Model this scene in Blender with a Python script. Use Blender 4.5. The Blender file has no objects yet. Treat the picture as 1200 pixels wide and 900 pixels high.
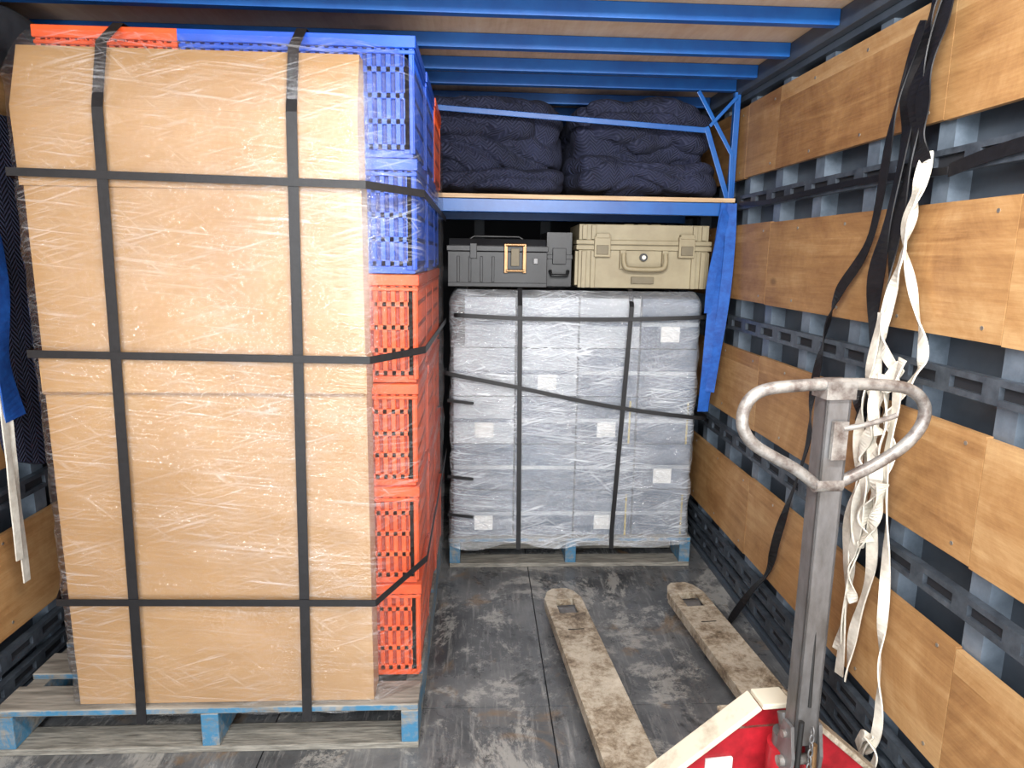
import bpy, math, random
from mathutils import Vector, Matrix, noise
random.seed(7)
scn = bpy.context.scene
try:
    scn.view_settings.view_transform = 'Standard'
    scn.view_settings.look = 'None'
except Exception as e:
    print(e)

# ------------------------------------------------------------------ materials
def newmat(name):
    m = bpy.data.materials.new(name); m.use_nodes = True
    nt = m.node_tree
    for n in list(nt.nodes): nt.nodes.remove(n)
    out = nt.nodes.new('ShaderNodeOutputMaterial')
    return m, nt, out
def L(nt, a, b): nt.links.new(a, b)
def ramp(nt, fac, stops):
    r = nt.nodes.new('ShaderNodeValToRGB')
    el = r.color_ramp.elements
    while len(el) < len(stops): el.new(0.5)
    for e, (p, c) in zip(el, stops):
        e.position = p; e.color = (c[0], c[1], c[2], 1)
    L(nt, fac, r.inputs[0]); return r
def texcoord(nt, scale=(1,1,1), rot=(0,0,0), kind='Object'):
    tc = nt.nodes.new('ShaderNodeTexCoord'); mp = nt.nodes.new('ShaderNodeMapping')
    mp.inputs['Scale'].default_value = scale; mp.inputs['Rotation'].default_value = rot
    L(nt, tc.outputs[kind], mp.inputs[0]); return mp.outputs[0]
def noisetex(nt, vec, scale=5, detail=5, rough=.6, dist=0):
    n = nt.nodes.new('ShaderNodeTexNoise')
    n.inputs['Scale'].default_value = scale; n.inputs['Detail'].default_value = detail
    n.inputs['Roughness'].default_value = rough; n.inputs['Distortion'].default_value = dist
    L(nt, vec, n.inputs['Vector']); return n.outputs['Fac']
def mixc(nt, fac, a, b, mode='MIX'):
    m = nt.nodes.new('ShaderNodeMix'); m.data_type = 'RGBA'; m.blend_type = mode
    for s, v in ((0, fac), (6, a), (7, b)):
        if hasattr(v, 'is_linked') or hasattr(v, 'links'): L(nt, v, m.inputs[s])
        elif s == 0: m.inputs[0].default_value = v
        else: m.inputs[s].default_value = (v[0], v[1], v[2], 1)
    return m.outputs[2]
def math_(nt, op, a, b=None, c=None):
    m = nt.nodes.new('ShaderNodeMath'); m.operation = op
    for i, v in enumerate((a, b, c)):
        if v is None: continue
        if hasattr(v, 'links'): L(nt, v, m.inputs[i])
        else: m.inputs[i].default_value = v
    return m.outputs[0]
def finish(nt, out, col, rough=.6, metal=0., bump=None, bstr=.2, bdist=.01, spec=.5):
    p = nt.nodes.new('ShaderNodeBsdfPrincipled')
    if hasattr(col, 'links'): L(nt, col, p.inputs['Base Color'])
    else: p.inputs['Base Color'].default_value = (*col, 1)
    if hasattr(rough, 'links'): L(nt, rough, p.inputs['Roughness'])
    else: p.inputs['Roughness'].default_value = rough
    p.inputs['Metallic'].default_value = metal
    p.inputs['Specular IOR Level'].default_value = spec
    if bump is not None:
        b = nt.nodes.new('ShaderNodeBump'); b.inputs['Strength'].default_value = bstr
        b.inputs['Distance'].default_value = bdist
        L(nt, bump, b.inputs['Height']); L(nt, b.outputs[0], p.inputs['Normal'])
    L(nt, p.outputs[0], out.inputs[0]); return p
def simple(name, col, col2=None, scale=12, rough=.6, metal=0, bstr=.15, stretch=(1,1,1), lo=.35, hi=.65, spec=.5):
    m, nt, out = newmat(name)
    v = texcoord(nt, stretch)
    n = noisetex(nt, v, scale, 6, .65)
    if col2 is None: col2 = tuple(c*.75 for c in col)
    r = ramp(nt, n, [(lo, col2), (hi, col)])
    finish(nt, out, r.outputs[0], rough, metal, n, bstr, .005, spec)
    return m

def mat_plywood(name, dark, mid, light, axis_scale=(1.5, .7, 9), grain=.11):
    m, nt, out = newmat(name)
    tc = nt.nodes.new('ShaderNodeTexCoord')
    mp = nt.nodes.new('ShaderNodeMapping'); mp.inputs['Scale'].default_value = axis_scale
    sx = nt.nodes.new('ShaderNodeSeparateXYZ'); L(nt, tc.outputs['Object'], sx.inputs[0])
    py = math_(nt, 'FLOOR', math_(nt, 'DIVIDE', math_(nt, 'SUBTRACT', sx.outputs[1], 1.38), 1.22))
    pz = math_(nt, 'FLOOR', math_(nt, 'DIVIDE', sx.outputs[2], .5))
    cmb = nt.nodes.new('ShaderNodeCombineXYZ'); L(nt, py, cmb.inputs[0]); L(nt, pz, cmb.inputs[1])
    wn = nt.nodes.new('ShaderNodeTexWhiteNoise'); wn.noise_dimensions = '3D'; L(nt, cmb.outputs[0], wn.inputs[0])
    add = nt.nodes.new('ShaderNodeVectorMath'); add.operation = 'MULTIPLY_ADD'
    L(nt, wn.outputs['Color'], add.inputs[0]); add.inputs[1].default_value = (7, 7, 7); L(nt, tc.outputs['Object'], add.inputs[2])
    L(nt, add.outputs[0], mp.inputs[0])
    n1 = noisetex(nt, mp.outputs[0], 1.1, 2, .45, 1.0)
    w = math_(nt, 'PINGPONG', math_(nt, 'MULTIPLY', n1, 7.0), 1.0)
    mp2 = nt.nodes.new('ShaderNodeMapping'); mp2.inputs['Scale'].default_value = (axis_scale[0]*4, axis_scale[1]*4, axis_scale[2]*6)
    L(nt, add.outputs[0], mp2.inputs[0])
    n2 = noisetex(nt, mp2.outputs[0], 3, 6, .7)
    mp3 = nt.nodes.new('ShaderNodeMapping'); L(nt, add.outputs[0], mp3.inputs[0])
    n3 = noisetex(nt, mp3.outputs[0], 3.5, 7, .75, .5)
    f = math_(nt, 'ADD', math_(nt, 'MULTIPLY', w, grain), math_(nt, 'ADD', math_(nt, 'MULTIPLY', n2, .28), math_(nt, 'MULTIPLY', n3, .66)))
    f = math_(nt, 'ADD', f, math_(nt, 'MULTIPLY', math_(nt, 'SUBTRACT', wn.outputs['Value'], .5), .18))
    r = ramp(nt, f, [(.34, dark), (.53, mid), (.74, light)])
    vo = nt.nodes.new('ShaderNodeTexVoronoi'); vo.inputs['Scale'].default_value = 4.2
    mp4 = nt.nodes.new('ShaderNodeMapping'); mp4.inputs['Scale'].default_value = (.3, .55, 1); L(nt, add.outputs[0], mp4.inputs[0]); L(nt, mp4.outputs[0], vo.inputs['Vector'])
    k = ramp(nt, vo.outputs['Distance'], [(.03, (1,1,1)), (.08, (0,0,0))])
    c = mixc(nt, math_(nt, 'MULTIPLY', k.outputs[0], .6), r.outputs[0], tuple(d*.5 for d in dark))
    finish(nt, out, c, .55, 0, n2, .12, .004)
    return m

M = {}
M['ply'] = mat_plywood('plywood', (.25,.118,.042), (.41,.222,.086), (.58,.37,.175))
M['plyroof'] = mat_plywood('plywood_roof', (.50,.31,.17), (.66,.45,.27), (.76,.58,.39), (9, .7, 1.5))
M['shelfply'] = simple('shelf_plywood', (.72,.52,.32), (.5,.33,.18), 9, .6, stretch=(.5,1,6))
M['wallsteel'] = simple('painted_steel_wall', (.07,.088,.112), (.045,.058,.076), 5, .45, 0)
M['post'] = simple('painted_steel_post', (.21,.26,.32), (.11,.145,.185), 9, .4, .2)
M['rail'] = simple('steel_rail', (.10,.12,.145), (.045,.055,.07), 20, .4, .3)
M['blue'] = simple('blue_painted_steel', (.012,.12,.42), (.008,.08,.32), 6, .35)
M['darkwall'] = simple('dark_wall', (.02,.022,.028), None, 4, .8)
M['black'] = simple('black_strap', (.008,.008,.01), (.004,.004,.005), 60, .5)
M['white'] = simple('white_webbing', (.80,.77,.68), (.56,.52,.44), 22, .85, bstr=.4)
M['bluestrap'] = simple('blue_webbing', (.012,.11,.46), (.006,.06,.30), 30, .7)
M['tarp'] = simple('dark_tarp', (.035,.038,.045), (.015,.017,.02), 7, .6)
M['screw'] = simple('zinc', (.55,.52,.45), None, 20, .35, .8)

def mat_cardboard():
    m, nt, out = newmat('cardboard')
    v = texcoord(nt)
    n = noisetex(nt, v, 2.2, 6, .6)
    v2 = texcoord(nt, (3, 3, 60)); n2 = noisetex(nt, v2, 2, 3, .5)
    f = math_(nt, 'ADD', math_(nt, 'MULTIPLY', n, .8), math_(nt, 'MULTIPLY', n2, .2))
    r = ramp(nt, f, [(.3, (.31,.178,.075)), (.55, (.385,.228,.10)), (.75, (.43,.27,.125))])
    n3 = noisetex(nt, v, 16, 4, .7)
    s = ramp(nt, n3, [(.68, (0,0,0)), (.76, (.6,.6,.6))])
    c = mixc(nt, s.outputs[0], r.outputs[0], (.24,.12,.045))
    finish(nt, out, c, .6, 0, n2, .08, .004, .3)
    return m
M['card'] = mat_cardboard()
M['cardedge'] = simple('cardboard_edge', (.22,.12,.05), None, 40, .8)

def mat_pallet():
    m, nt, out = newmat('painted_pallet_wood')
    v = texcoord(nt, (1,1,1)); n = noisetex(nt, v, 9, 8, .8, .4)
    vg = texcoord(nt, (3,30,30)); g = noisetex(nt, vg, 2, 5, .6)
    grey = ramp(nt, g, [(.3, (.10,.095,.08)), (.7, (.33,.31,.27))])
    geo = nt.nodes.new('ShaderNodeNewGeometry'); sx = nt.nodes.new('ShaderNodeSeparateXYZ'); L(nt, geo.outputs['Normal'], sx.inputs[0])
    up = math_(nt, 'ABSOLUTE', sx.outputs[2])
    f = math_(nt, 'ADD', n, math_(nt, 'MULTIPLY', up, .32))
    r = ramp(nt, f, [(.44, (0,0,0)), (.60, (1,1,1))])
    c = mixc(nt, r.outputs[0], (.04,.165,.29), grey.outputs[0])
    finish(nt, out, c, .75, 0, g, .4, .005)
    return m
M['pallet'] = mat_pallet()
M['palletgrey'] = simple('weathered_wood', (.31,.295,.255), (.11,.105,.09), 6, .85, stretch=(2,20,20), bstr=.4)

def mat_floor():
    m, nt, out = newmat('worn_floor')
    v = texcoord(nt)
    n1 = noisetex(nt, v, 2.3, 8, .7, .3)
    vs = texcoord(nt, (14, 1.2, 1)); n2 = noisetex(nt, vs, 3, 6, .75)
    n3 = noisetex(nt, v, 45, 4, .7)
    base = ramp(nt, n1, [(.35, (.05,.053,.057)), (.52, (.105,.11,.115)), (.68, (.20,.205,.205))])
    sc = ramp(nt, n2, [(.52, (0,0,0)), (.70, (.7,.7,.7))])
    c = mixc(nt, sc.outputs[0], base.outputs[0], (.29,.29,.28))
    vb2 = texcoord(nt, (1.3,1.1,1), (0,0,.5))
    n4 = noisetex(nt, vb2, 2.1, 9, .82, .4)
    pt = ramp(nt, n4, [(.52, (0,0,0)), (.57, (.65,.65,.65))])
    c = mixc(nt, pt.outputs[0], c, (.37,.365,.34))
    n5 = noisetex(nt, vb2, 3.3, 6, .65, 1)
    rs = ramp(nt, n5, [(.57, (0,0,0)), (.67, (.65,.65,.65))])
    c = mixc(nt, rs.outputs[0], c, (.19,.12,.06))
    dk = noisetex(nt, vb2, 6, 8, .75, .4); dr = ramp(nt, dk, [(.57,(0,0,0)),(.64,(.8,.8,.8))])
    c = mixc(nt, dr.outputs[0], c, (.028,.03,.032))
    rg = ramp(nt, n1, [(.3, (.16,.16,.16)), (.7, (.42,.42,.42))])
    finish(nt, out, c, rg.outputs[0], 0, n3, .18, .003)
    return m
M['floor'] = mat_floor()

def mat_film(name, dens, streak, gloss, rough=.16, tint=(.88,.91,.95), bstr=.6, lo=.58, hi=.70, fres=.4):
    m, nt, out = newmat(name)
    fac = []
    for ang, sc in ((.10, (2.4, 85, 1)), (-.30, (3.4, 100, 1)), (.7, (4, 75, 1))):
        v = texcoord(nt, (1,1,1), (0,0,ang), 'UV')
        mp = nt.nodes.new('ShaderNodeMapping'); mp.inputs['Scale'].default_value = sc; L(nt, v, mp.inputs[0])
        fac.append(noisetex(nt, mp.outputs[0], 1.6, 5, .62, .8))
    vm = texcoord(nt, (1,1,1), (0,0,0), 'UV'); big = noisetex(nt, vm, 3.0, 4, .55, .5)
    mx = math_(nt, 'MAXIMUM', math_(nt, 'MAXIMUM', fac[0], fac[1]), math_(nt, 'MULTIPLY', fac[2], .93))
    st = ramp(nt, mx, [(lo, (0,0,0)), (hi, (1,1,1))])
    b2 = ramp(nt, big, [(.38,(.15,.15,.15)),(.65,(1,1,1))])
    d = math_(nt, 'MULTIPLY', math_(nt, 'MULTIPLY', st.outputs[0], streak), b2.outputs[0])  # film milkiness, plus glare painted in as white diffuse streaks
    d = math_(nt, 'ADD', d, math_(nt, 'MULTIPLY', big, dens*2))
    d = math_(nt, 'MINIMUM', d, .9)
    bump = nt.nodes.new('ShaderNodeBump'); bump.inputs['Strength'].default_value = bstr; bump.inputs['Distance'].default_value = .008
    L(nt, math_(nt, 'ADD', mx, math_(nt, 'MULTIPLY', fac[0], .6)), bump.inputs['Height'])
    tr = nt.nodes.new('ShaderNodeBsdfTransparent')
    df = nt.nodes.new('ShaderNodeBsdfDiffuse'); df.inputs[0].default_value = (*tint, 1)
    gl = nt.nodes.new('ShaderNodeBsdfGlossy'); gl.inputs['Roughness'].default_value = rough
    L(nt, bump.outputs[0], gl.inputs['Normal']); L(nt, bump.outputs[0], df.inputs['Normal'])
    m1 = nt.nodes.new('ShaderNodeMixShader'); L(nt, d, m1.inputs[0]); L(nt, tr.outputs[0], m1.inputs[1]); L(nt, df.outputs[0], m1.inputs[2])
    lw = nt.nodes.new('ShaderNodeLayerWeight'); lw.inputs[0].default_value = .25; L(nt, bump.outputs[0], lw.inputs['Normal'])
    gf = math_(nt, 'ADD', math_(nt, 'MULTIPLY', lw.outputs['Fresnel'], fres), gloss)
    m2 = nt.nodes.new('ShaderNodeMixShader'); L(nt, gf, m2.inputs[0]); L(nt, m1.outputs[0], m2.inputs[1]); L(nt, gl.outputs[0], m2.inputs[2])
    L(nt, m2.outputs[0], out.inputs[0]); return m
M['film1'] = mat_film('stretch_film_clear', .012, .30, .085, .10, bstr=.36, lo=.54, hi=.68, fres=.3)
M['film2'] = mat_film('stretch_film_milky', .13, .66, .12, .16, tint=(.84,.89,.95), bstr=.5, lo=.50, hi=.66)

def mat_quilt():
    m, nt, out = newmat('quilted_blanket')
    tc = nt.nodes.new('ShaderNodeTexCoord'); s = nt.nodes.new('ShaderNodeSeparateXYZ'); L(nt, tc.outputs['Object'], s.inputs[0])
    xx = math_(nt, 'ADD', s.outputs[0], s.outputs[1])
    pp = math_(nt, 'PINGPONG', xx, .03)
    t = math_(nt, 'SINE', math_(nt, 'MULTIPLY', math_(nt, 'ADD', pp, s.outputs[2]), 380))
    n = noisetex(nt, tc.outputs['Object'], 7, 5, .6)
    c = ramp(nt, n, [(.35, (.007,.010,.028)), (.65, (.018,.023,.058))])
    c2 = mixc(nt, math_(nt, 'MULTIPLY', math_(nt, 'ADD', t, 1), .25), c.outputs[0], (.04,.046,.095))
    finish(nt, out, c2, .8, 0, t, .6, .006)
    return m
M['quilt'] = mat_quilt()
def mat_jack():
    m, nt, out = newmat('worn_white_paint')
    v = texcoord(nt); n = noisetex(nt, v, 14, 8, .78, .3); n2 = noisetex(nt, v, 70, 4, .7); n3 = noisetex(nt, v, 5, 3, .5)
    f = math_(nt, 'ADD', math_(nt, 'MULTIPLY', n, .62), math_(nt, 'ADD', math_(nt, 'MULTIPLY', n2, .18), math_(nt, 'MULTIPLY', n3, .2)))
    r = ramp(nt, f, [(.38, (.075,.055,.04)), (.46, (.24,.19,.13)), (.53, (.42,.37,.29)), (.66, (.60,.55,.45))])
    finish(nt, out, r.outputs[0], .55, 0, f, .3, .004); return m
M['jack'] = mat_jack()
M['jackclean'] = simple('cream_paint', (.66,.62,.50), (.40,.34,.25), 9, .45, lo=.30, hi=.48)
M['red'] = simple('red_paint', (.52,.018,.03), (.25,.01,.015), 12, .4)
M['steel'] = simple('scuffed_steel', (.22,.22,.225), (.11,.105,.10), 14, .42, .45, stretch=(1,1,.4))
M['wornbar'] = simple('worn_handle', (.34,.33,.31), (.12,.095,.085), 22, .42, .4, lo=.38, hi=.60)
M['rubber'] = simple('black_rubber', (.012,.012,.012), None, 20, .6)
M['orange'] = simple('orange_plastic', (.80,.115,.025), (.64,.075,.015), 6, .4)
M['orangedk'] = simple('orange_plastic_slot_shade', (.42,.045,.015), None, 6, .5)  # darker copy of the orange: shade coloured into the crate slots
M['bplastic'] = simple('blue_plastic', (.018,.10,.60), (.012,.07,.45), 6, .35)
M['bplasticdk'] = simple('blue_plastic_slot_shade', (.012,.05,.32), None, 6, .5)  # darker copy of the blue, paints slot shade
M['tan'] = simple('tan_plastic', (.36,.305,.19), (.29,.24,.145), 8, .5)
M['tandk'] = simple('tan_plastic_dark', (.20,.165,.10), None, 8, .55)
M['blackp'] = simple('black_plastic', (.018,.019,.021), (.01,.01,.011), 14, .4)
M['brass'] = simple('brass_latch', (.36,.21,.10), None, 30, .35, .7)
M['label'] = simple('paper_label', (.85,.85,.83), (.7,.7,.68), 20, .7)
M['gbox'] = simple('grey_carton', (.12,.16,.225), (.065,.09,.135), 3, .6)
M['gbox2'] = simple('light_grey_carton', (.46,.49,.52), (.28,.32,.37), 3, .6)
M['yellow'] = simple('yellow_mark', (.55,.42,.10), None, 10, .6)
ml=bpy.data.materials.new('added_fill_lens'); ml.use_nodes=True  # glowing face of the added, unseen fill fixture
pb=ml.node_tree.nodes['Principled BSDF']; pb.inputs['Emission Color'].default_value=(1,.97,.92,1); pb.inputs['Emission Strength'].default_value=4
M['lens']=ml

# ------------------------------------------------------------------ mesh builder
class MB:
    def __init__(s): s.v=[]; s.f=[]; s.m=[]; s.mats=[]; s.sm=[]
    def mi(s, k):
        if k not in s.mats: s.mats.append(k)
        return s.mats.index(k)
    def add(s, vs, fs, k, smooth=False, X=None):
        o = len(s.v); i = s.mi(k)
        for p in vs:
            p = Vector(p)
            if X is not None: p = X @ p
            s.v.append(p)
        for f in fs: s.f.append([a+o for a in f]); s.m.append(i); s.sm.append(smooth)
    def box(s, a, b, k, X=None):
        (x0,y0,z0),(x1,y1,z1) = a,b
        vs=[(x0,y0,z0),(x1,y0,z0),(x1,y1,z0),(x0,y1,z0),(x0,y0,z1),(x1,y0,z1),(x1,y1,z1),(x0,y1,z1)]
        s.add(vs, [(0,3,2,1),(4,5,6,7),(0,1,5,4),(1,2,6,5),(2,3,7,6),(3,0,4,7)], k, False, X)
    def tube(s, pts, r, k, seg=14, X=None, closed=False):
        pts=[Vector(p) for p in pts]; n=len(pts); vs=[]; fs=[]
        ref=None
        for i,p in enumerate(pts):
            if closed: t=(pts[(i+1)%n]-pts[i-1]).normalized()
            else: t=(pts[min(i+1,n-1)]-pts[max(i-1,0)]).normalized()
            if ref is None:
                ref = Vector((0,1,0)) if abs(t.y)<.9 else Vector((1,0,0))
            a=(ref-t*ref.dot(t)).normalized(); b=t.cross(a); ref=a
            rr = r[i] if isinstance(r,(list,tuple)) else r
            for j in range(seg):
                th=2*math.pi*j/seg
                vs.append(p+a*math.cos(th)*rr+b*math.sin(th)*rr)
        m = n if closed else n-1
        for i in range(m):
            for j in range(seg):
                i2=(i+1)%n
                fs.append((i*seg+j, i*seg+(j+1)%seg, i2*seg+(j+1)%seg, i2*seg+j))
        s.add(vs, fs, k, True, X)
        if not closed:
            s.add([vs[j] for j in range(seg)], [tuple(reversed(range(seg)))], k, False, X)
            s.add([vs[(n-1)*seg+j] for j in range(seg)], [tuple(range(seg))], k, False, X)
    def cyl(s, p0, p1, r, k, seg=20, X=None): s.tube([p0,p1], r, k, seg, X)
    def prism(s, poly, axis, a, b, k, X=None):
        def mk(p, t):
            if axis=='x': return (t,p[0],p[1])
            if axis=='y': return (p[0],t,p[1])
            return (p[0],p[1],t)
        n=len(poly); vs=[mk(p,a) for p in poly]+[mk(p,b) for p in poly]
        fs=[tuple(range(n)), tuple(range(2*n-1,n-1,-1))]+[(i,(i+n),(i+1)%n+n,(i+1)%n) for i in range(n)]
        s.add(vs, fs, k, False, X)
    def ribbon(s, pts, w, t, k, wd=(1,0,0), smooth=True, twist=0, seed=0):
        pts=[Vector(p) for p in pts]
        if smooth: pts=catmull(pts, 10)
        n=len(pts); vs=[]; fs=[]; wd=Vector(wd)
        for i,p in enumerate(pts):
            tg=(pts[min(i+1,n-1)]-pts[max(i-1,0)]).normalized()
            a=(wd-tg*wd.dot(tg)); a = a.normalized() if a.length>1e-4 else Vector((1,0,0))
            b=tg.cross(a)
            if twist:
                th=twist*noise.noise(Vector((i*.09, seed*3.7, 0)))*2
                a,b = a*math.cos(th)+b*math.sin(th), b*math.cos(th)-a*math.sin(th)
            for (x,y) in ((-1,-1),(1,-1),(1,1),(-1,1)):
                vs.append(p+a*x*w/2+b*y*t/2)
        for i in range(n-1):
            for j in range(4): fs.append((i*4+j, i*4+(j+1)%4, (i+1)*4+(j+1)%4, (i+1)*4+j))
        fs.append((3,2,1,0)); fs.append(tuple((n-1)*4+j for j in range(4)))
        s.add(vs, fs, k, False)
    def obj(s, name, bevel=0, parent=None, loc=None, rotz=0, seg=2):
        me=bpy.data.meshes.new(name); me.from_pydata([tuple(v) for v in s.v],[],s.f)
        for k in s.mats: me.materials.append(M[k])
        for p,i,sm in zip(me.polygons,s.m,s.sm): p.material_index=i; p.use_smooth=sm
        import bmesh
        bm=bmesh.new(); bm.from_mesh(me); bmesh.ops.recalc_face_normals(bm, faces=bm.faces); bm.to_mesh(me); bm.free()
        o=bpy.data.objects.new(name, me); scn.collection.objects.link(o)
        if bevel:
            b=o.modifiers.new('bevel','BEVEL'); b.width=bevel; b.segments=seg; b.limit_method='ANGLE'; b.angle_limit=math.radians(40)
        if parent: o.parent=parent
        if loc: o.location=loc
        o.rotation_euler[2]=rotz
        return o
def catmull(pts, k):
    out=[]; n=len(pts)
    for i in range(n-1):
        p0=pts[max(i-1,0)]; p1=pts[i]; p2=pts[i+1]; p3=pts[min(i+2,n-1)]
        for j in range(k):
            t=j/k
            out.append(.5*((2*p1)+(p2-p0)*t+(2*p0-5*p1+4*p2-p3)*t*t+(3*p1-p0-3*p2+p3)*t**3))
    out.append(pts[-1]); return out
def empty(name, loc=(0,0,0), rotz=0):
    e=bpy.data.objects.new(name,None); scn.collection.objects.link(e); e.location=loc; e.rotation_euler[2]=rotz
    e.empty_display_size=.1; return e

# ------------------------------------------------------------------ truck body
XR, XL, YB, Y0 = 1.10, -1.47, 4.25, -.5
SL=[(.235,.56),(.76,1.06),(1.26,1.57),(1.76,2.05)]
CZ=2.165
def side_wall(name, X, sg):
    b=MB()
    def bx(x0,x1,y0,y1,z0,z1,k):
        a=X+sg*x0; c=X+sg*x1
        b.box((min(a,c),y0,z0),(max(a,c),y1,z1),k)
    bx(.075,.10,Y0,YB,0,2.22,'wallsteel')
    y=.12
    while y<YB:
        bx(.02,.028,y-.03,y+.03,0,2.15,'post'); bx(.028,.075,y-.03,y-.022,0,2.15,'post'); bx(.028,.075,y+.022,y+.03,0,2.15,'post')
        y+=.31
    for (z0,z1) in SL:
        e=[Y0,.16,1.38,2.60,3.82,YB]
        if z0>1.7: e=[Y0,.4,1.66,2.9,YB]
        for a,c in zip(e[:-1],e[1:]):
            dz=random.uniform(-.004,.004)
            bx(0,.016,a+.0015,c-.0015,z0+dz,z1+dz,'ply')
            yy=a+.06
            while yy<c:
                for zz in (z0+.03,z1-.03):
                    xx=X-sg*.0015
                    b.cyl((xx,yy,zz),(xx+sg*.004,yy,zz),.005,'screw',8)
                yy+=.31
    for zc in (1.665,1.16,.665,.16,.07):
        bx(-.004,.02,Y0,YB,zc+.014,zc+.028,'rail'); bx(-.004,.02,Y0,YB,zc-.028,zc-.014,'rail'); bx(.008,.02,Y0,YB,zc-.014,zc+.014,'darkwall')
        yy=Y0
        while yy<YB:
            bx(-.004,.02,yy,yy+.05,zc-.014,zc+.014,'rail'); yy+=.155
    bx(-.01,.075,Y0,YB,0,.022,'wallsteel')
    bx(-.0,.075,Y0,YB,2.08,2.22,'wallsteel')
    return b.obj(name)
side_wall('wall_right', XR, 1)
side_wall('wall_left', XL, -1)
random.seed(7)
b=MB(); b.box((XL-.1,YB,0),(XR+.1,YB+.05,2.25),'darkwall')
for x in [-1.2,-.8,-.4,0,.4,.8]: b.box((x-.03,YB-.03,0),(x+.03,YB,2.15),'wallsteel')
b.obj('wall_back')
b=MB(); b.box((XL-.1,Y0,-.06),(XR+.1,YB+.05,-.012),'darkwall')
ex=[XL-.1,-.62,.235,XR+.1]; ey=[Y0,.75,1.97,3.19,YB]
for i in range(3):
    for j in range(4):
        b.box((ex[i]+.002,ey[j]+.002,-.012),(ex[i+1]-.002,ey[j+1]-.002,0),'floor')
b.obj('floor')
b=MB(); 
yy=Y0
while yy<YB:
    b.box((XL-.1,yy+.002,CZ),(XR+.1,min(yy+.6,YB+.05)-.002,CZ+.02),'plyroof'); yy+=.6
b.box((XL-.1,Y0,CZ+.02),(XR+.1,YB+.05,CZ+.06),'darkwall')
b.obj('ceiling')
b=MB()
for y in [-.25,.05,.35,.65,.95,1.25,1.55,1.85,2.14,2.47,2.75,2.97,3.3,3.6,3.9]:
    b.box((XL+.0,y,2.118),(XR-.035,y+.034,CZ-.001),'blue')
b.obj('roof_beam_set', .002)
b=MB()
b.box((XR-.034,Y0,2.10),(XR-.003,YB,CZ-.001),'wallsteel'); b.obj('trim_1',.002)
b=MB(); b.box((-.2,.40,2.10),(.9,.50,2.117),'post'); b.box((-.18,.41,2.094),(.88,.49,2.10),'lens'); b.obj('added_fill_fixture')  # invented out-of-view fixture to go with the interior fill lamp

# ------------------------------------------------------------------ shelf
b=MB()
b.box((XL+.03,2.93,1.665),(XR-.02,YB-.04,1.683),'shelfply')
b.box((XL+.03,2.935,1.61),(XR-.03,2.975,1.663),'blue')
b.box((XL+.03,3.6,1.61),(XR-.03,3.64,1.663),'blue')
b.box((XR-.045,2.95,1.61),(XR-.02,2.975,2.11),'blue')
b.box((XL+.03,2.94,1.61),(XL+.065,2.975,2.11),'blue')
b.ribbon([(-1.2,2.955,2.08),(.95,2.945,1.955)],.022,.006,'blue',(0,0,1),False)
b.ribbon([(.94,2.945,1.97),(1.055,2.94,1.66)],.022,.006,'blue',(1,0,0),False)
b.ribbon([(.90,2.95,2.11),(1.05,2.93,1.86),(1.06,2.94,1.67)],.018,.004,'blue',(1,0,0),False)
b.ribbon([(1.06,2.93,2.09),(.95,2.93,1.97)],.014,.004,'blue',(1,0,0),False)
b.obj('overhead_shelf',.002)

def puffy(b, c, d, k, seed, amp=.012, p=4.0, nx=26, ny=12, nz=8, sag=0, fold=0):
    cx,cy,cz=c
    def shp(u,v,w):
        q=Vector((u,v,w)); l=(abs(u)**p+abs(v)**p+abs(w)**p)**(1/p)
        m=max(abs(u),abs(v),abs(w)); q=q*(m/l) if l>0 else q
        P=Vector((cx+q.x*d[0]/2, cy+q.y*d[1]/2, cz+q.z*d[2]/2))
        nn=noise.noise(P*6+Vector((seed,0,0)))*amp*2+noise.noise(P*16+Vector((seed,5,0)))*amp*.7
        if fold:
            s_=P.z*1.0+P.x*.35*math.sin(seed)+noise.noise(P*3.5+Vector((0,seed,0)))*.16
            nn-=fold*(1-abs(math.sin(s_*26)))**2.5
        R=P+Vector((q.x,q.y,q.z)).normalized()*nn
        if sag and q.z>0: R.z-=sag*q.z*(q.x*.5+.5+noise.noise(Vector((q.x*1.6,seed,0)))*.8)
        return R
    def grid(f,nu,nv):
        vs=[f(-1+2*i/nu,-1+2*j/nv) for j in range(nv+1) for i in range(nu+1)]
        fs=[(j*(nu+1)+i,j*(nu+1)+i+1,(j+1)*(nu+1)+i+1,(j+1)*(nu+1)+i) for j in range(nv) for i in range(nu)]
        b.add(vs,fs,k,True)
    grid(lambda u,v:shp(u,-1,v),nx,nz); grid(lambda u,v:shp(u,1,v),nx,nz)
    grid(lambda u,v:shp(u,v,1),nx,ny); grid(lambda u,v:shp(u,v,-1),nx,ny)
    grid(lambda u,v:shp(-1,u,v),ny,nz); grid(lambda u,v:shp(1,u,v),ny,nz)
def bundle(name, parts):
    b=MB()
    for (x0,x1,y0,y1,z0,z1,sd,amp,sag,fold) in parts:
        puffy(b,((x0+x1)/2,(y0+y1)/2,(z0+z1)/2),(x1-x0,y1-y0,z1-z0),'quilt',sd,amp,5.0,56,20,40,sag,fold)
    return b.obj(name)
bundle('moving_blanket',[(-.24,.37,3.05,3.8,1.73,2.11,2.2,.018,.0,.035),(-.20,.36,3.00,3.5,1.70,1.80,5.1,.012,0,.018),(-.25,.25,3.02,3.6,1.91,2.11,9.3,.018,.02,.02)])
bundle('moving_blanket',[(.385,1.02,3.06,3.8,1.74,2.11,12.4,.02,.0,.035),(.39,1.04,3.00,3.6,1.70,1.885,15.7,.018,.05,.025),(.42,1.0,3.03,3.6,1.87,2.10,19.1,.022,.01,.03)])
bundle('moving_blanket',[(-.95,-.27,3.05,3.8,1.71,2.06,33,.02,.02,.03)])

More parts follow.
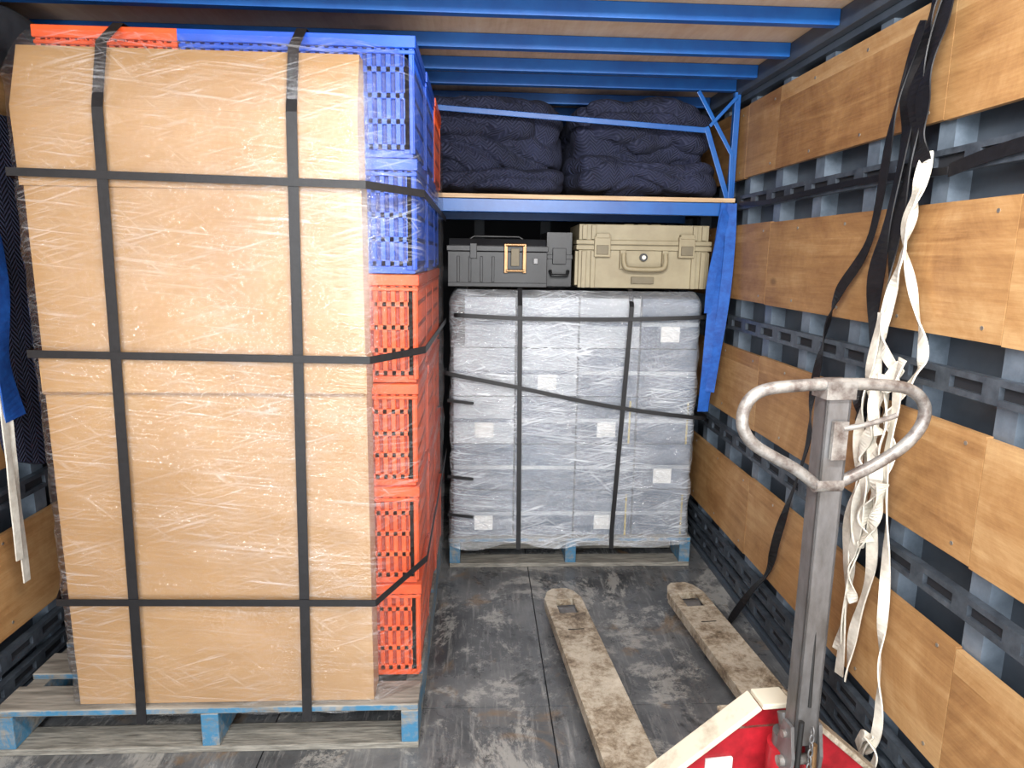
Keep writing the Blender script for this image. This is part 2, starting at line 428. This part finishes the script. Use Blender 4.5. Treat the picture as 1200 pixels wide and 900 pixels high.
# ------------------------------------------------------------------ pallets
def pallet(name, x0, y0, w, d, rotz=0):
    b=MB(); H=.145
    for x in (0, w/2-.025, w-.05): b.box((x,0,.02),(x+.05,d,H-.02),'pallet')
    n=7; bw=.115
    for i in range(n):
        y=i*(d-bw)/(n-1); b.box((0,y,H-.02),(w,y+bw,H),'pallet')
    for y in (0.0,.27,d/2-.05,d-.37,d-.10):
        b.box((0.0,y,0),(w,y+.10,.02),'palletgrey')
    b.box((.05,.16,.02),(w/2-.03,.18,.075),'palletgrey'); b.box((w/2+.03,.16,.02),(w-.05,.18,.075),'palletgrey')
    return b.obj(name,.003,loc=(x0,y0,0),rotz=rotz)
pallet('wooden_pallet',-1.365,1.79,1.195,1.165)
pallet('wooden_pallet',-.13,2.975,1.13,1.165)

# ------------------------------------------------------------------ crates
def crate_mesh(name, W, D, H, k, kd):
    b=MB(); t=.012
    b.box((.006,.006,.0),(W-.006,D-.006,.02),k)
    i=.014
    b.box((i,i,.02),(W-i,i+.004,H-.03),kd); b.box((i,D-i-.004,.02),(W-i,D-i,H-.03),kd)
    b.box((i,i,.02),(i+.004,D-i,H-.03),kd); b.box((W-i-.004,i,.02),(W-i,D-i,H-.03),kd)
    def bars(fn, Lh):
        n=int(Lh/.026)
        for q in range(n+1):
            x=.02+q*(Lh-.04)/n
            fn(x-.007,x+.007,.02,H-.03)
        for z in (.02,.085,.15,.215): fn(.004,Lh-.004,z,z+.016)
        fn(.0,.03,0.01,H-.03); fn(Lh-.03,Lh,0.01,H-.03)
    bars(lambda a,c,z0,z1: b.box((a,.003,z0),(c,i,z1),k), W)
    bars(lambda a,c,z0,z1: b.box((a,D-i,z0),(c,D-.003,z1),k), W)
    bars(lambda a,c,z0,z1: b.box((.003,a,z0),(i,c,z1),k), D)
    bars(lambda a,c,z0,z1: b.box((W-i,a,z0),(W-.003,c,z1),k), D)
    for (z0,z1,o) in ((H-.045,H-.035,-.002),(H-.03,H,-.004)):
        b.box((o,o,z0),(W-o,.016,z1),k); b.box((o,D-.016,z0),(W-o,D-o,z1),k)
        b.box((o,.016,z0),(.016,D-.016,z1),k); b.box((W-.016,.016,z0),(W-o,D-.016,z1),k)
    n=16
    for q in range(n):
        x=.03+q*(W-.06)/(n-1); b.box((x-.002,-.001,H-.035),(x+.002,.01,H-.03),k)
    return b.obj(name,.0015,seg=1)
stack=empty('stacked_plastic_crates')
protos={}
def put_crate(W,D,H,k,kd,loc):
    key=(W,D,k)
    if key not in protos:
        o=crate_mesh('crate_'+k,W,D,H,k,kd); protos[key]=o.data
    else:
        o=bpy.data.objects.new('crate_'+k,protos[key]); scn.collection.objects.link(o)
        bb=o.modifiers.new('bevel','BEVEL'); bb.width=.0015; bb.segments=1; bb.limit_method='ANGLE'
    o.location=loc; o.parent=stack
HC=.305
for lv in range(6):
    z=.147+lv*.3075
    blue= lv>=4
    for r in range(3):
        bl=blue and not (lv==5 and r==2)
        jx=random.uniform(-.006,.006)
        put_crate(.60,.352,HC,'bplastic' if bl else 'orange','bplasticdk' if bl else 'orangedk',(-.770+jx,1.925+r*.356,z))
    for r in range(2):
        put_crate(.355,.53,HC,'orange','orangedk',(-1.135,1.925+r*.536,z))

# ------------------------------------------------------------------ cardboard
b=MB()
xa,xb=-1.135,-.30
b.box((xa,1.812,.147),(xb,1.905,1.06),'card')
b.box((xa-.004,1.806,1.06),(xb+.003,1.91,1.165),'card')
b.box((xa+.002,1.815,1.165),(xb-.001,1.908,1.60),'card')
b.prism([(1.808,1.585),(1.804,1.77),(1.855,1.922),(1.91,1.922),(1.91,1.585)],'x',xa-.004,xb-.004,'card')
b.box((xa,1.803,1.056),(xb,1.808,1.0625),'cardedge')
b.box((-.65,1.8052,1.10),(-.643,1.8062,1.11),'cardedge')
b.obj('cardboard_box',.0015)

# ------------------------------------------------------------------ film
def film(name, ring, z0, z1, matk, amp=.004, nz=70, step=.025, top=.05, seed=0, flare=0, cap=.10, parent=None):
    P=[Vector((*p,0)) for p in ring]; n=len(P); pts=[]; per=0; us=[]
    for i in range(n):
        a,c=P[i],P[(i+1)%n]; Ls=(c-a).length; k=max(2,int(Ls/step))
        for j in range(k):
            pts.append(a.lerp(c,j/k)); us.append(per+Ls*j/k)
        per+=Ls
    for _ in range(2):
        pts=[(pts[i-1]+pts[i]*2+pts[(i+1)%len(pts)])/4 for i in range(len(pts))]
    m=len(pts); cen=sum(pts,Vector())/m
    vs=[]; uv=[]
    for j in range(nz+1):
        t=j/nz; z=z0+(z1-z0)*t
        for i,p in enumerate(pts):
            tg=(pts[(i+1)%m]-pts[i-1]).normalized(); nr=Vector((tg.y,-tg.x,0))
            d=noise.noise(Vector((us[i]*3,z*14+us[i]*2.2,seed)))*amp+noise.noise(Vector((us[i]*9,z*32-us[i]*5,seed+4)))*amp*.5+amp*.5
            q=p+nr*d
            if t>1-top: 
                e=(t-(1-top))/top; q=q.lerp(cen,e*e*cap)
            if t<.12: q=q+nr*flare*(1-t/.12)
            zz=z
            if t==0: zz=z+noise.noise(Vector((us[i]*5,0,seed)))*.03
            vs.append((q.x,q.y,zz)); uv.append((us[i],z))
    fs=[]; 
    for j in range(nz):
        for i in range(m): fs.append((j*m+i,j*m+(i+1)%m,(j+1)*m+(i+1)%m,(j+1)*m+i))
    me=bpy.data.meshes.new(name); me.from_pydata(vs,[],fs); me.materials.append(M[matk])
    ul=me.uv_layers.new(name='UVMap')
    for p in me.polygons:
        p.use_smooth=True
        wrap=any(me.loops[li].vertex_index%m==m-1 for li in p.loop_indices)
        for li in p.loop_indices:
            vi=me.loops[li].vertex_index; u,v=uv[vi]
            if wrap and vi%m==0: u=per
            ul.data[li].uv=(u,v)
    o=bpy.data.objects.new(name,me); scn.collection.objects.link(o); o.parent=parent; return o
ringL=[(-1.15,1.802),(-.29,1.802),(-.160,1.905),(-.155,3.00),(-1.16,3.01),(-1.20,1.92)]
film('stretch_wrap', ringL, .12, 1.955, 'film1', seed=1, top=.07, cap=.07, parent=stack, amp=.006)

b=MB()
for (xt,xbm) in ((-.925,-.955),(-.462,-.488)):
    b.ribbon([(xbm,1.785,.10),(xbm,1.792,.2),((xt+xbm)/2,1.792,.95),(xt,1.792,1.77),(xt,1.838,1.93),(xt,1.93,2.0),(xt,3.01,2.0),(xt,3.03,1.0),(xt,3.03,.16)],.027,.0022,'black',(1,0,0),False)
def loopstrap(zl, zc, zr, zb):
    b.ribbon([(-1.175,3.0,zl),(-1.215,1.93,zl),(-1.155,1.790,zl),(-.285,1.788,zc),(-.148,1.895,zr),(-.143,3.0,zb)],.020,.002,'black',(0,0,1),False)
loopstrap(1.615,1.60,1.59,1.58); loopstrap(1.165,1.155,1.17,1.15); loopstrap(.475,.465,.55,.56)
b.obj('strapping_band',parent=stack)

# ------------------------------------------------------------------ rear load
b=MB(); random.seed(3)
cols=[-.115,.165,.445,.72,.985]
rows=[.147,.37,.59,.81,1.03,1.255]
for r in range(5):
    for c in range(4):
        x0,x1=cols[c]+.004,cols[c+1]-.004
        if r==4 and c==0: x0+=.05
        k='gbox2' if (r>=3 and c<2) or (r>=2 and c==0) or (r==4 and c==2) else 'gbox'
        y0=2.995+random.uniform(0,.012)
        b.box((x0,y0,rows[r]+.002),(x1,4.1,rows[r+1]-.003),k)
        b.box((x0,y0-.004,rows[r]+.10),(x1,y0,rows[r]+.118),'gbox2' if k=='gbox' else 'gbox')
        if (r,c) in ((0,0),(0,2),(2,0),(2,2),(1,3),(3,1),(4,3)): b.box(((x0+x1)/2-.04,y0-.003,rows[r]+.03),((x0+x1)/2+.045,y0,rows[r]+.105),'label')
        if r in (0,2) and c in (2,3): b.box((x1-.03,y0-.005,rows[r]),(x1-.022,y0,rows[r+1]-.02),'yellow')
cart=b.obj('carton_stack',.004)
film('stretch_wrap',[(-.125,2.972),(.985,2.972),(1.0,4.0),(-.13,4.0)],.11,1.285,'film2',amp=.008,seed=9,nz=90,top=.05,flare=.01,cap=.05,parent=cart)
b=MB()
for x0,x1 in ((.178,.188),(.665,.62)):
    b.ribbon([(x1,2.950,.10),(x1,2.953,.2),((x0+x1)/2,2.953,.7),(x0,2.953,1.22),(x0,3.0,1.292),(x0,3.9,1.295)],.020,.002,'black',(1,0,0),False)
b.ribbon([(-.10,3.0,1.175),(-.08,2.952,1.175),(.2,2.949,1.165),(.6,2.949,1.165),(1.005,2.952,1.18),(1.02,3.1,1.18)],.018,.002,'black',(0,0,1))
b.ribbon([(-.14,3.0,.93),(-.13,2.952,.92),(.15,2.949,.865),(.6,2.949,.775),(1.005,2.952,.725),(1.02,3.1,.72)],.018,.002,'black',(0,0,1))
for z in (.80,.45,.27):
    b.ribbon([(-.142,3.2,z+.02),(-.135,2.955,z),(-.02,2.949,z-.012)],.014,.002,'black',(0,0,1),False)
b.obj('strapping_band',parent=cart)

# ------------------------------------------------------------------ cases
def tan_case():
    b=MB(); W,D,H=.595,.42,.275
    def slab(z0,z1,ins,k='tan'):
        b.box((-W/2+ins,ins,z0),(W/2-ins,D-ins,z1),k)
    slab(0.0,.165,.012); slab(.165,.185,.0); slab(.189,.207,.0); slab(.207,H,.012)
    b.box((-W/2+.006,.006,.184),(W/2-.006,D-.006,.19),'tandk')
    for sx in (-1,1):
        for off in (.035,.075):
            x=sx*(W/2-off)
            b.box((x-.010,-.002,.0),(x+.010,.014,.160),'tan'); b.box((x-.010,-.002,.21),(x+.010,.014,H-.004),'tan')
        b.box((sx*(W/2)-.016 if sx>0 else -W/2-.001,.03,.01),((W/2)+.001 if sx>0 else -W/2+.016,.06,.16),'tan')
        x=sx*.185
        b.box((x-.035,-.016,.135),(x+.035,.004,.225),'tan'); b.box((x-.026,-.022,.145),(x+.026,-.014,.185),'tandk'); b.box((x-.03,-.02,.215),(x+.03,.012,.235),'tan')
    b.box((-.105,-.012,.085),(-.08,.012,.165),'tan'); b.box((.08,-.012,.085),(.105,.012,.165),'tan')
    b.tube(catmull([Vector(p) for p in [(-.092,-.016,.15),(-.088,-.03,.10),(-.06,-.034,.085),(.06,-.034,.085),(.088,-.03,.10),(.092,-.016,.15)]],5),.011,'tan',10)
    b.cyl((0,-.004,.135),(0,.014,.135),.017,'blackp'); b.cyl((0,-.007,.135),(0,0,.135),.009,'screw')
    b.box((-.05,-.001,.02),(.05,.013,.05),'tandk')
    for x in (-.06,0,.06): b.box((x-.02,.05,H),(x+.02,D-.05,H+.004),'tan')
    return b.obj('hard_case',.006,loc=(.722,3.02,1.297),rotz=-.03)
tan_case()
def tool_box():
    b=MB(); W,D,H=.43,.24,.205
    b.box((-W/2,0,0),(W/2,D,.15),'blackp'); b.box((-W/2-.005,-.005,.152),(W/2+.005,D+.005,.175),'blackp')
    b.prism([(-.0,.175),(.02,H),(D-.02,H),(D,.175)],'x',-W/2+.005,W/2-.005,'blackp')
    for x in (-.17,-.12,-.07,-.02): b.box((x-.006,-.004,.02),(x+.006,.002,.13),'blackp')
    b.box((-W/2,-.006,.0),(W/2,.0,.018),'blackp')
    x=.075
    for a in (-.04,.04): b.box((x+a-.008,-.018,.06),(x+a+.008,.0,.185),'brass')
    b.tube([(x-.04,-.02,.18),(x+.04,-.02,.18)],.007,'brass',8); b.tube([(x-.04,-.02,.07),(x+.04,-.02,.07)],.006,'brass',8)
    b.box((x-.018,-.014,.09),(x+.018,.0,.165),'tandk')
    b.box((.155,-.008,.10),(.175,0,.125),'steel'); b.box((-.12,-.008,.12),(-.09,0,.185),'blackp')
    b.tube([(-.12,.12,H),(-.10,.12,H+.012),(.10,.12,H+.012),(.12,.12,H)],.006,'blackp',8)
    return b.obj('toolbox',.004,loc=(.08,3.0,1.297),rotz=.02)
tool_box()
def small_case():
    b=MB(); W,D,H=.115,.3,.24
    b.box((-W/2,0,0),(W/2,D,.13),'blackp'); b.box((-W/2,0,.134),(W/2,D,H),'blackp')
    b.box((-W/2-.003,-.004,.122),(W/2+.003,D+.004,.142),'blackp')
    b.box((-.03,-.014,.10),(.03,0,.17),'blackp'); b.tube([(-.04,-.01,.07),(-.035,-.03,.05),(.035,-.03,.05),(.04,-.01,.07)],.008,'blackp',8)
    return b.obj('equipment_case',.006,loc=(.358,3.1,1.297),rotz=0)
small_case()

# ------------------------------------------------------------------ pallet jack
J=empty('pallet_jack',(.69,1.44,0),.085)
b=MB()
def fork(cx):
    w=.15; z0,z1=.05,.09
    h=w/2
    b.box((cx-h,0,z1-.008),(cx+h,.98,z1),'jack')
    for s_ in (-1,1):
        b.box((cx+s_*h-(.006 if s_>0 else 0),0,z0),(cx+s_*h+(0 if s_>0 else .006),1.09,z1-.006),'jack')
        b.box((cx+min(s_*h,s_*.036),.98,z1-.008),(cx+max(s_*h,s_*.036),1.09,z1),'jack')
    b.prism([(cx-h,1.088),(cx+h,1.088),(cx+h,1.10),(cx+.055,1.155),(cx+.03,1.18),(cx-.03,1.18),(cx-.055,1.155),(cx-h,1.10)],'z',z0+.012,z1-.001,'jack')
    b.box((cx-.036,.90,z0),(cx+.036,.905,z1-.008),'rubber')
    b.cyl((cx-.033,1.035,.041),(cx+.033,1.035,.041),.040,'steel')
    b.box((cx-.015,.1,z0),(cx+.015,.95,z0+.015),'steel')
    b.box((cx-.03,.86,z1-.001),(cx+.03,.865,z1+.001),'rubber')
fork(-.255); fork(.255)
b.obj('forks',.004,parent=J)
b=MB()
pk=.065; pl=-.01; zt=.375
prof=[(-.335,.05),(.335,.05),(.335,.13),(pk,zt),(pl,zt),(-.335,.125)]
b.prism(prof,'y',.02,.035,'red')
def flange(p,q,k,y0=-.03,y1=.05,t=.014):
    (x0,z0),(x1,z1)=p,q; dx,dz=x1-x0,z1-z0; l=math.hypot(dx,dz); nx,nz=-dz/l*t,dx/l*t
    b.prism([(x0,z0),(x1,z1),(x1+nx,z1+nz),(x0+nx,z0+nz)],'y',y0,y1,k)
flange((-.34,.12),(pl,zt),'jackclean',-.015,.05); flange((pl,zt),(pk,zt),'jackclean',-.015,.05); flange((pk,zt),(.34,.13),'jack',-.015,.05)
b.box((-.13,.012,.19),(-.06,.021,.23),'label'); 
b.box((-.335,-.03,.05),(-.325,.05,.12),'jackclean'); b.box((.325,-.03,.05),(.335,.05,.13),'jack')
b.box((-.07,.02,.30),(.10,.10,.312),'jack')
px=.035
b.cyl((px,-.05,.10),(px,-.05,.31),.042,'red'); b.cyl((px,-.05,.31),(px,-.05,.34),.032,'steel')
b.cyl((px,-.05,.06),(px,-.05,.11),.075,'steel')
b.cyl((px,-.05,.34),(px,-.03,.38),.016,'steel')
b.cyl((px+.07,-.02,.12),(px+.07,-.02,.24),.022,'red')
b.cyl((px-.075,-.05,.09),(px+.075,-.05,.09),.018,'steel')
for x in (px-.105,px+.105): b.cyl((x-.025,-.05,.092),(x+.025,-.05,.092),.09,'rubber',28); b.cyl((x-.028,-.05,.092),(x+.028,-.05,.092),.04,'steel')
b.obj('hydraulic_frame',.003,parent=J)
b=MB()
mx,my=.043,-.09
for s_ in (-1,1):
    b.prism([(my-.03,.27),(my+.035,.27),(my+.03,.34),(my+.012,.40),(my-.02,.40),(my-.035,.33)],'x',mx+s_*.034-.004,mx+s_*.034+.004,'steel')
b.cyl((mx-.05,my,.30),(mx+.05,my,.30),.012,'wornbar'); b.cyl((mx-.046,my,.37),(mx+.046,my,.37),.009,'wornbar')
b.cyl((mx-.02,my-.03,.27),(mx-.02,my-.03,.42),.006,'rubber'); b.cyl((mx+.015,my-.035,.26),(mx+.015,my-.03,.36),.008,'brass')
for i in range(9):
    z=.26+i*.018; pts=[]
    for a in range(10):
        th=2*math.pi*a/10; x=math.cos(th)*.005; zz=math.sin(th)*.011
        pts.append((mx+(x if i%2 else 0),my-.043+(0 if i%2 else x),z+zz))
    b.tube(pts,.0022,'steel',6,closed=True)
X0=.029
def mast(z0,z1,w0,w1,xo0,xo1,y0,y1):
    for (a,c,d,e) in ((-.5,.5,0,.006),(-.5,-.40,0,.042),(.40,.5,0,.042)):
        vs=[]
        for z,w,xo,yy in ((z0,w0,xo0,y0),(z1,w1,xo1,y1)):
            vs+=[(xo+a*w,yy+d,z),(xo+c*w,yy+d,z),(xo+c*w,yy+e,z),(xo+a*w,yy+e,z)]
        b.add(vs,[(0,3,2,1),(4,5,6,7),(0,1,5,4),(1,2,6,5),(2,3,7,6),(3,0,4,7)],'steel')
mast(.35,1.165,.056,.054,mx,X0,my-.02,my-.035)
Y1=my-.012
loop=[(-.026,.960),(-.07,.993),(-.125,1.023),(-.172,1.052),(-.198,1.09),(-.194,1.135),(-.16,1.163),(-.08,1.172),(0,1.174),(.08,1.172),(.155,1.162),(.196,1.13),(.198,1.085),(.165,1.04),(.11,1.003),(.06,.978),(.022,.960)]
b.tube(catmull([Vector((X0+x,Y1-.008+ (z-.93)*-.03,z+.011)) for x,z in loop],6),.0125,'wornbar',14)
b.box((X0-.032,Y1-.03,1.155),(X0+.032,Y1+.025,1.192),'wornbar')
b.cyl((X0-.03,Y1-.01,.970),(X0+.03,Y1-.01,.970),.015,'wornbar')
b.tube(catmull([Vector(p) for p in [(X0+.01,Y1-.03,1.095),(X0+.06,Y1-.035,1.105),(X0+.12,Y1-.035,1.122)]],5),.006,'wornbar',8)
b.box((X0-.012,Y1-.034,1.03),(X0+.02,Y1-.024,1.11),'wornbar')
b.cyl((mx+.0,my-.022,.45),(X0+.0,my-.02,.95),.004,'rubber')
b.obj('tow_handle',.0025,parent=J)

# ------------------------------------------------------------------ wall straps (right)
b=MB(); W=(0,1,0)
P=lambda y,z,x=1.06:(x,y,z)
b.ribbon([P(1.71,2.09,1.085),P(1.72,2.0,1.075),P(1.74,1.85),P(1.755,1.72,1.07),P(1.78,1.5),P(1.80,1.36),P(1.775,1.15),P(1.77,1.02),P(1.73,.96)],.05,.003,'black',W,True,.6,1)
b.ribbon([P(1.68,2.09,1.085),P(1.685,1.98,1.07),P(1.70,1.85,1.05),P(1.71,1.72,1.065),P(1.735,1.5),P(1.74,1.3),P(1.75,1.1,1.055),P(1.80,.98)],.05,.003,'black',W,True,.6,2)
b.ribbon([P(1.65,2.09,1.08),P(1.65,1.98,1.06),P(1.66,1.85,1.045),P(1.67,1.74,1.055),P(1.66,1.66,1.06)],.05,.003,'black',W,True,.5,4)
b.ribbon([P(1.72,2.0,1.06),P(1.78,1.8,1.05),P(1.86,1.50,1.07),P(1.98,1.34,1.06),P(2.04,1.23,1.065),P(2.08,1.0,1.06),P(2.10,.83,1.07),P(2.20,.50,1.05),P(2.30,.30,1.07),P(2.36,.19,1.04),P(2.45,.012,1.0)],.028,.003,'black',W,True,1.0,3)
b.ribbon([P(1.60,1.64,1.088),P(1.4,1.665,1.088),P(1.0,1.68,1.085),P(.6,1.67,1.085)],.03,.003,'black',(0,0,1),True,.2,5)
b.ribbon([P(1.60,1.64,1.086),P(2.0,1.655,1.088),P(2.6,1.645,1.088),P(2.9,1.66,1.088)],.018,.003,'black',(0,0,1),True,.2,6)
b.ribbon([P(1.70,1.06,1.05),P(1.74,.99,1.04),P(1.80,1.05,1.05),P(1.84,1.10,1.07)],.03,.003,'black',W,True,.8,8)
b.obj('black_webbing_strap')
b=MB()
b.ribbon([P(1.655,1.69,1.07),P(1.66,1.60,1.055),P(1.68,1.50,1.05),P(1.63,1.35,1.06),P(1.56,1.22,1.055),P(1.565,1.15,1.04),P(1.64,1.05,1.04),P(1.63,.95,1.05),P(1.66,.80,1.04),P(1.655,.62,1.05),P(1.69,.42,1.045),P(1.71,.26,1.05)],.030,.004,'white',W,True,1.0,11)
b.ribbon([P(1.645,1.67,1.065),P(1.65,1.55,1.05),P(1.67,1.45,1.045),P(1.71,1.33,1.05),P(1.72,1.18,1.04),P(1.685,1.05,1.03),P(1.71,.90,1.04),P(1.70,.70,1.035),P(1.73,.50,1.04),P(1.745,.25,1.05)],.028,.004,'white',W,True,1.3,12)
b.ribbon([P(1.72,1.34,1.05),P(1.68,1.22,1.03),P(1.62,1.16,1.03),P(1.60,1.08,1.03),P(1.62,.92,1.035),P(1.595,.78,1.04),P(1.57,.60,1.04),P(1.565,.42,1.045),P(1.545,.25,1.05),P(1.56,.16,1.05),P(1.60,.12,1.06)],.026,.004,'white',W,True,.9,13)
b.ribbon([P(1.60,1.18,1.03),P(1.655,1.10,1.02),P(1.68,1.0,1.02),P(1.63,.88,1.02),P(1.675,.76,1.025),P(1.65,.70,1.03)],.034,.004,'white',W,True,1.5,14)
b.ribbon([P(1.65,1.12,1.03),P(1.61,1.02,1.015),P(1.655,.9,1.02),P(1.70,.78,1.02),P(1.68,.68,1.03),P(1.63,.78,1.03),P(1.60,.88,1.02)],.03,.004,'white',W,True,1.5,15)
b.ribbon([P(1.70,1.10,1.02),P(1.66,1.0,1.005),P(1.70,.92,1.01),P(1.66,.84,1.01),P(1.69,.70,1.02),P(1.72,.60,1.03),P(1.70,.5,1.04)],.028,.004,'white',W,True,1.6,17)
b.ribbon([P(1.58,1.20,1.02),P(1.60,1.12,1.01),P(1.65,1.14,1.01),P(1.66,1.06,1.01),P(1.62,1.0,1.01)],.026,.004,'white',W,True,1.6,18)
b.ribbon([P(1.72,1.30,1.04),P(1.715,1.15,1.02),P(1.73,1.0,1.02),P(1.715,.85,1.02),P(1.735,.7,1.02),P(1.73,.5,1.035),P(1.76,.32,1.045)],.028,.004,'white',W,True,1.2,19)
b.ribbon([P(1.56,.20,1.05),P(1.60,.10,1.05),P(1.55,.09,1.04),P(1.53,.16,1.045),P(1.58,.18,1.04),P(1.62,.115,1.05)],.028,.004,'white',W,True,1,16)
b.obj('white_webbing_strap')
b=MB()
b.ribbon([(1.045,2.925,1.66),(1.02,2.91,1.45),(1.01,2.90,1.25),(1.0,2.89,1.0),(.985,2.885,.77)],.055,.003,'bluestrap',(1,0,0),True,.25,21)
b.ribbon([(1.06,2.92,1.66),(1.058,2.9,1.5),(1.05,2.89,1.3),(1.03,2.88,1.1),(1.005,2.88,.86)],.045,.003,'bluestrap',(1,-.3,0),True,.3,22)
b.ribbon([(1.045,2.925,1.64),(1.02,2.90,1.55),(.99,2.90,1.35),(.985,2.90,1.2)],.035,.003,'bluestrap',(1,0,0),True,.3,23)
b.obj('blue_webbing_strap')
b=MB()
puffy(b,(-1.442,2.50,1.28),(.05,.84,1.10),'quilt',55,.006,8,30,6,40,0,.006)
b.obj('quilted_pad')
b=MB()
puffy(b,(-1.39,2.2,2.03),(.13,1.35,.15),'tarp',71,.012,3.5,10,50,12,0,.012)
b.obj('rolled_tarp')
b=MB(); b.ribbon([(-1.385,2.06,1.47),(-1.385,2.06,1.36),(-1.39,2.04,1.13),(-1.385,2.06,.93)],.085,.004,'bluestrap',(0,1,0),True,.3,31)
b.ribbon([(-1.395,2.04,1.2),(-1.395,2.04,.99),(-1.39,2.03,.85),(-1.395,2.04,.65),(-1.39,2.03,.42)],.03,.004,'white',(0,1,0),True,.4,32)
b.ribbon([(-1.39,2.02,1.2),(-1.39,2.02,.99),(-1.385,2.01,.85),(-1.39,2.015,.69),(-1.39,2.01,.50)],.025,.004,'white',(0,1,0),True,.4,33)
b.obj('ratchet_strap')

# ------------------------------------------------------------------ camera
cam=bpy.data.cameras.new('camera'); co=bpy.data.objects.new('camera',cam); scn.collection.objects.link(co)
cam.sensor_width=36; cam.lens=24; cam.clip_start=.02
R=Matrix.Rotation(-.05,4,'Z')@Matrix.Rotation(math.pi/2-math.radians(10.62),4,'X')@Matrix.Rotation(.015,4,'Z')
co.matrix_world=Matrix.Translation((0,0,1.43))@R
scn.camera=co

# ------------------------------------------------------------------ light
w=bpy.data.worlds.new('World'); scn.world=w; w.use_nodes=True
bg=w.node_tree.nodes['Background']; bg.inputs[0].default_value=(.84,.92,1,1); bg.inputs[1].default_value=2.0
def area(name,loc,tgt,sx,sy,e,col=(1,1,1)):
    l=bpy.data.lights.new(name,'AREA'); l.shape='RECTANGLE'; l.size=sx; l.size_y=sy; l.energy=e; l.color=col
    o=bpy.data.objects.new(name,l); scn.collection.objects.link(o); o.location=loc
    o.rotation_euler=(Vector(tgt)-Vector(loc)).to_track_quat('-Z','Y').to_euler(); return o
area('door_daylight',(0,-1.3,1.9),(0,3,1.0),2.4,1.8,58,(.98,.99,1))
area('low_fill',(.2,-.9,.1),(.2,2.6,1.9),2.2,1.2,55,(1,.99,.97))  # added fill lamp, aimed up from low to brighten the ceiling
area('wrap_glare_lamp',(-.95,-1.0,2.25),(-.2,2.4,1.4),.4,.9,62)  # extra lamp, placed so the wrap reflects it as glare
area('interior_fill',(.35,.52,2.08),(.35,2.9,.9),1.0,.10,46,(1,.98,.96))  # added fill lamp brightening the floor and rear load
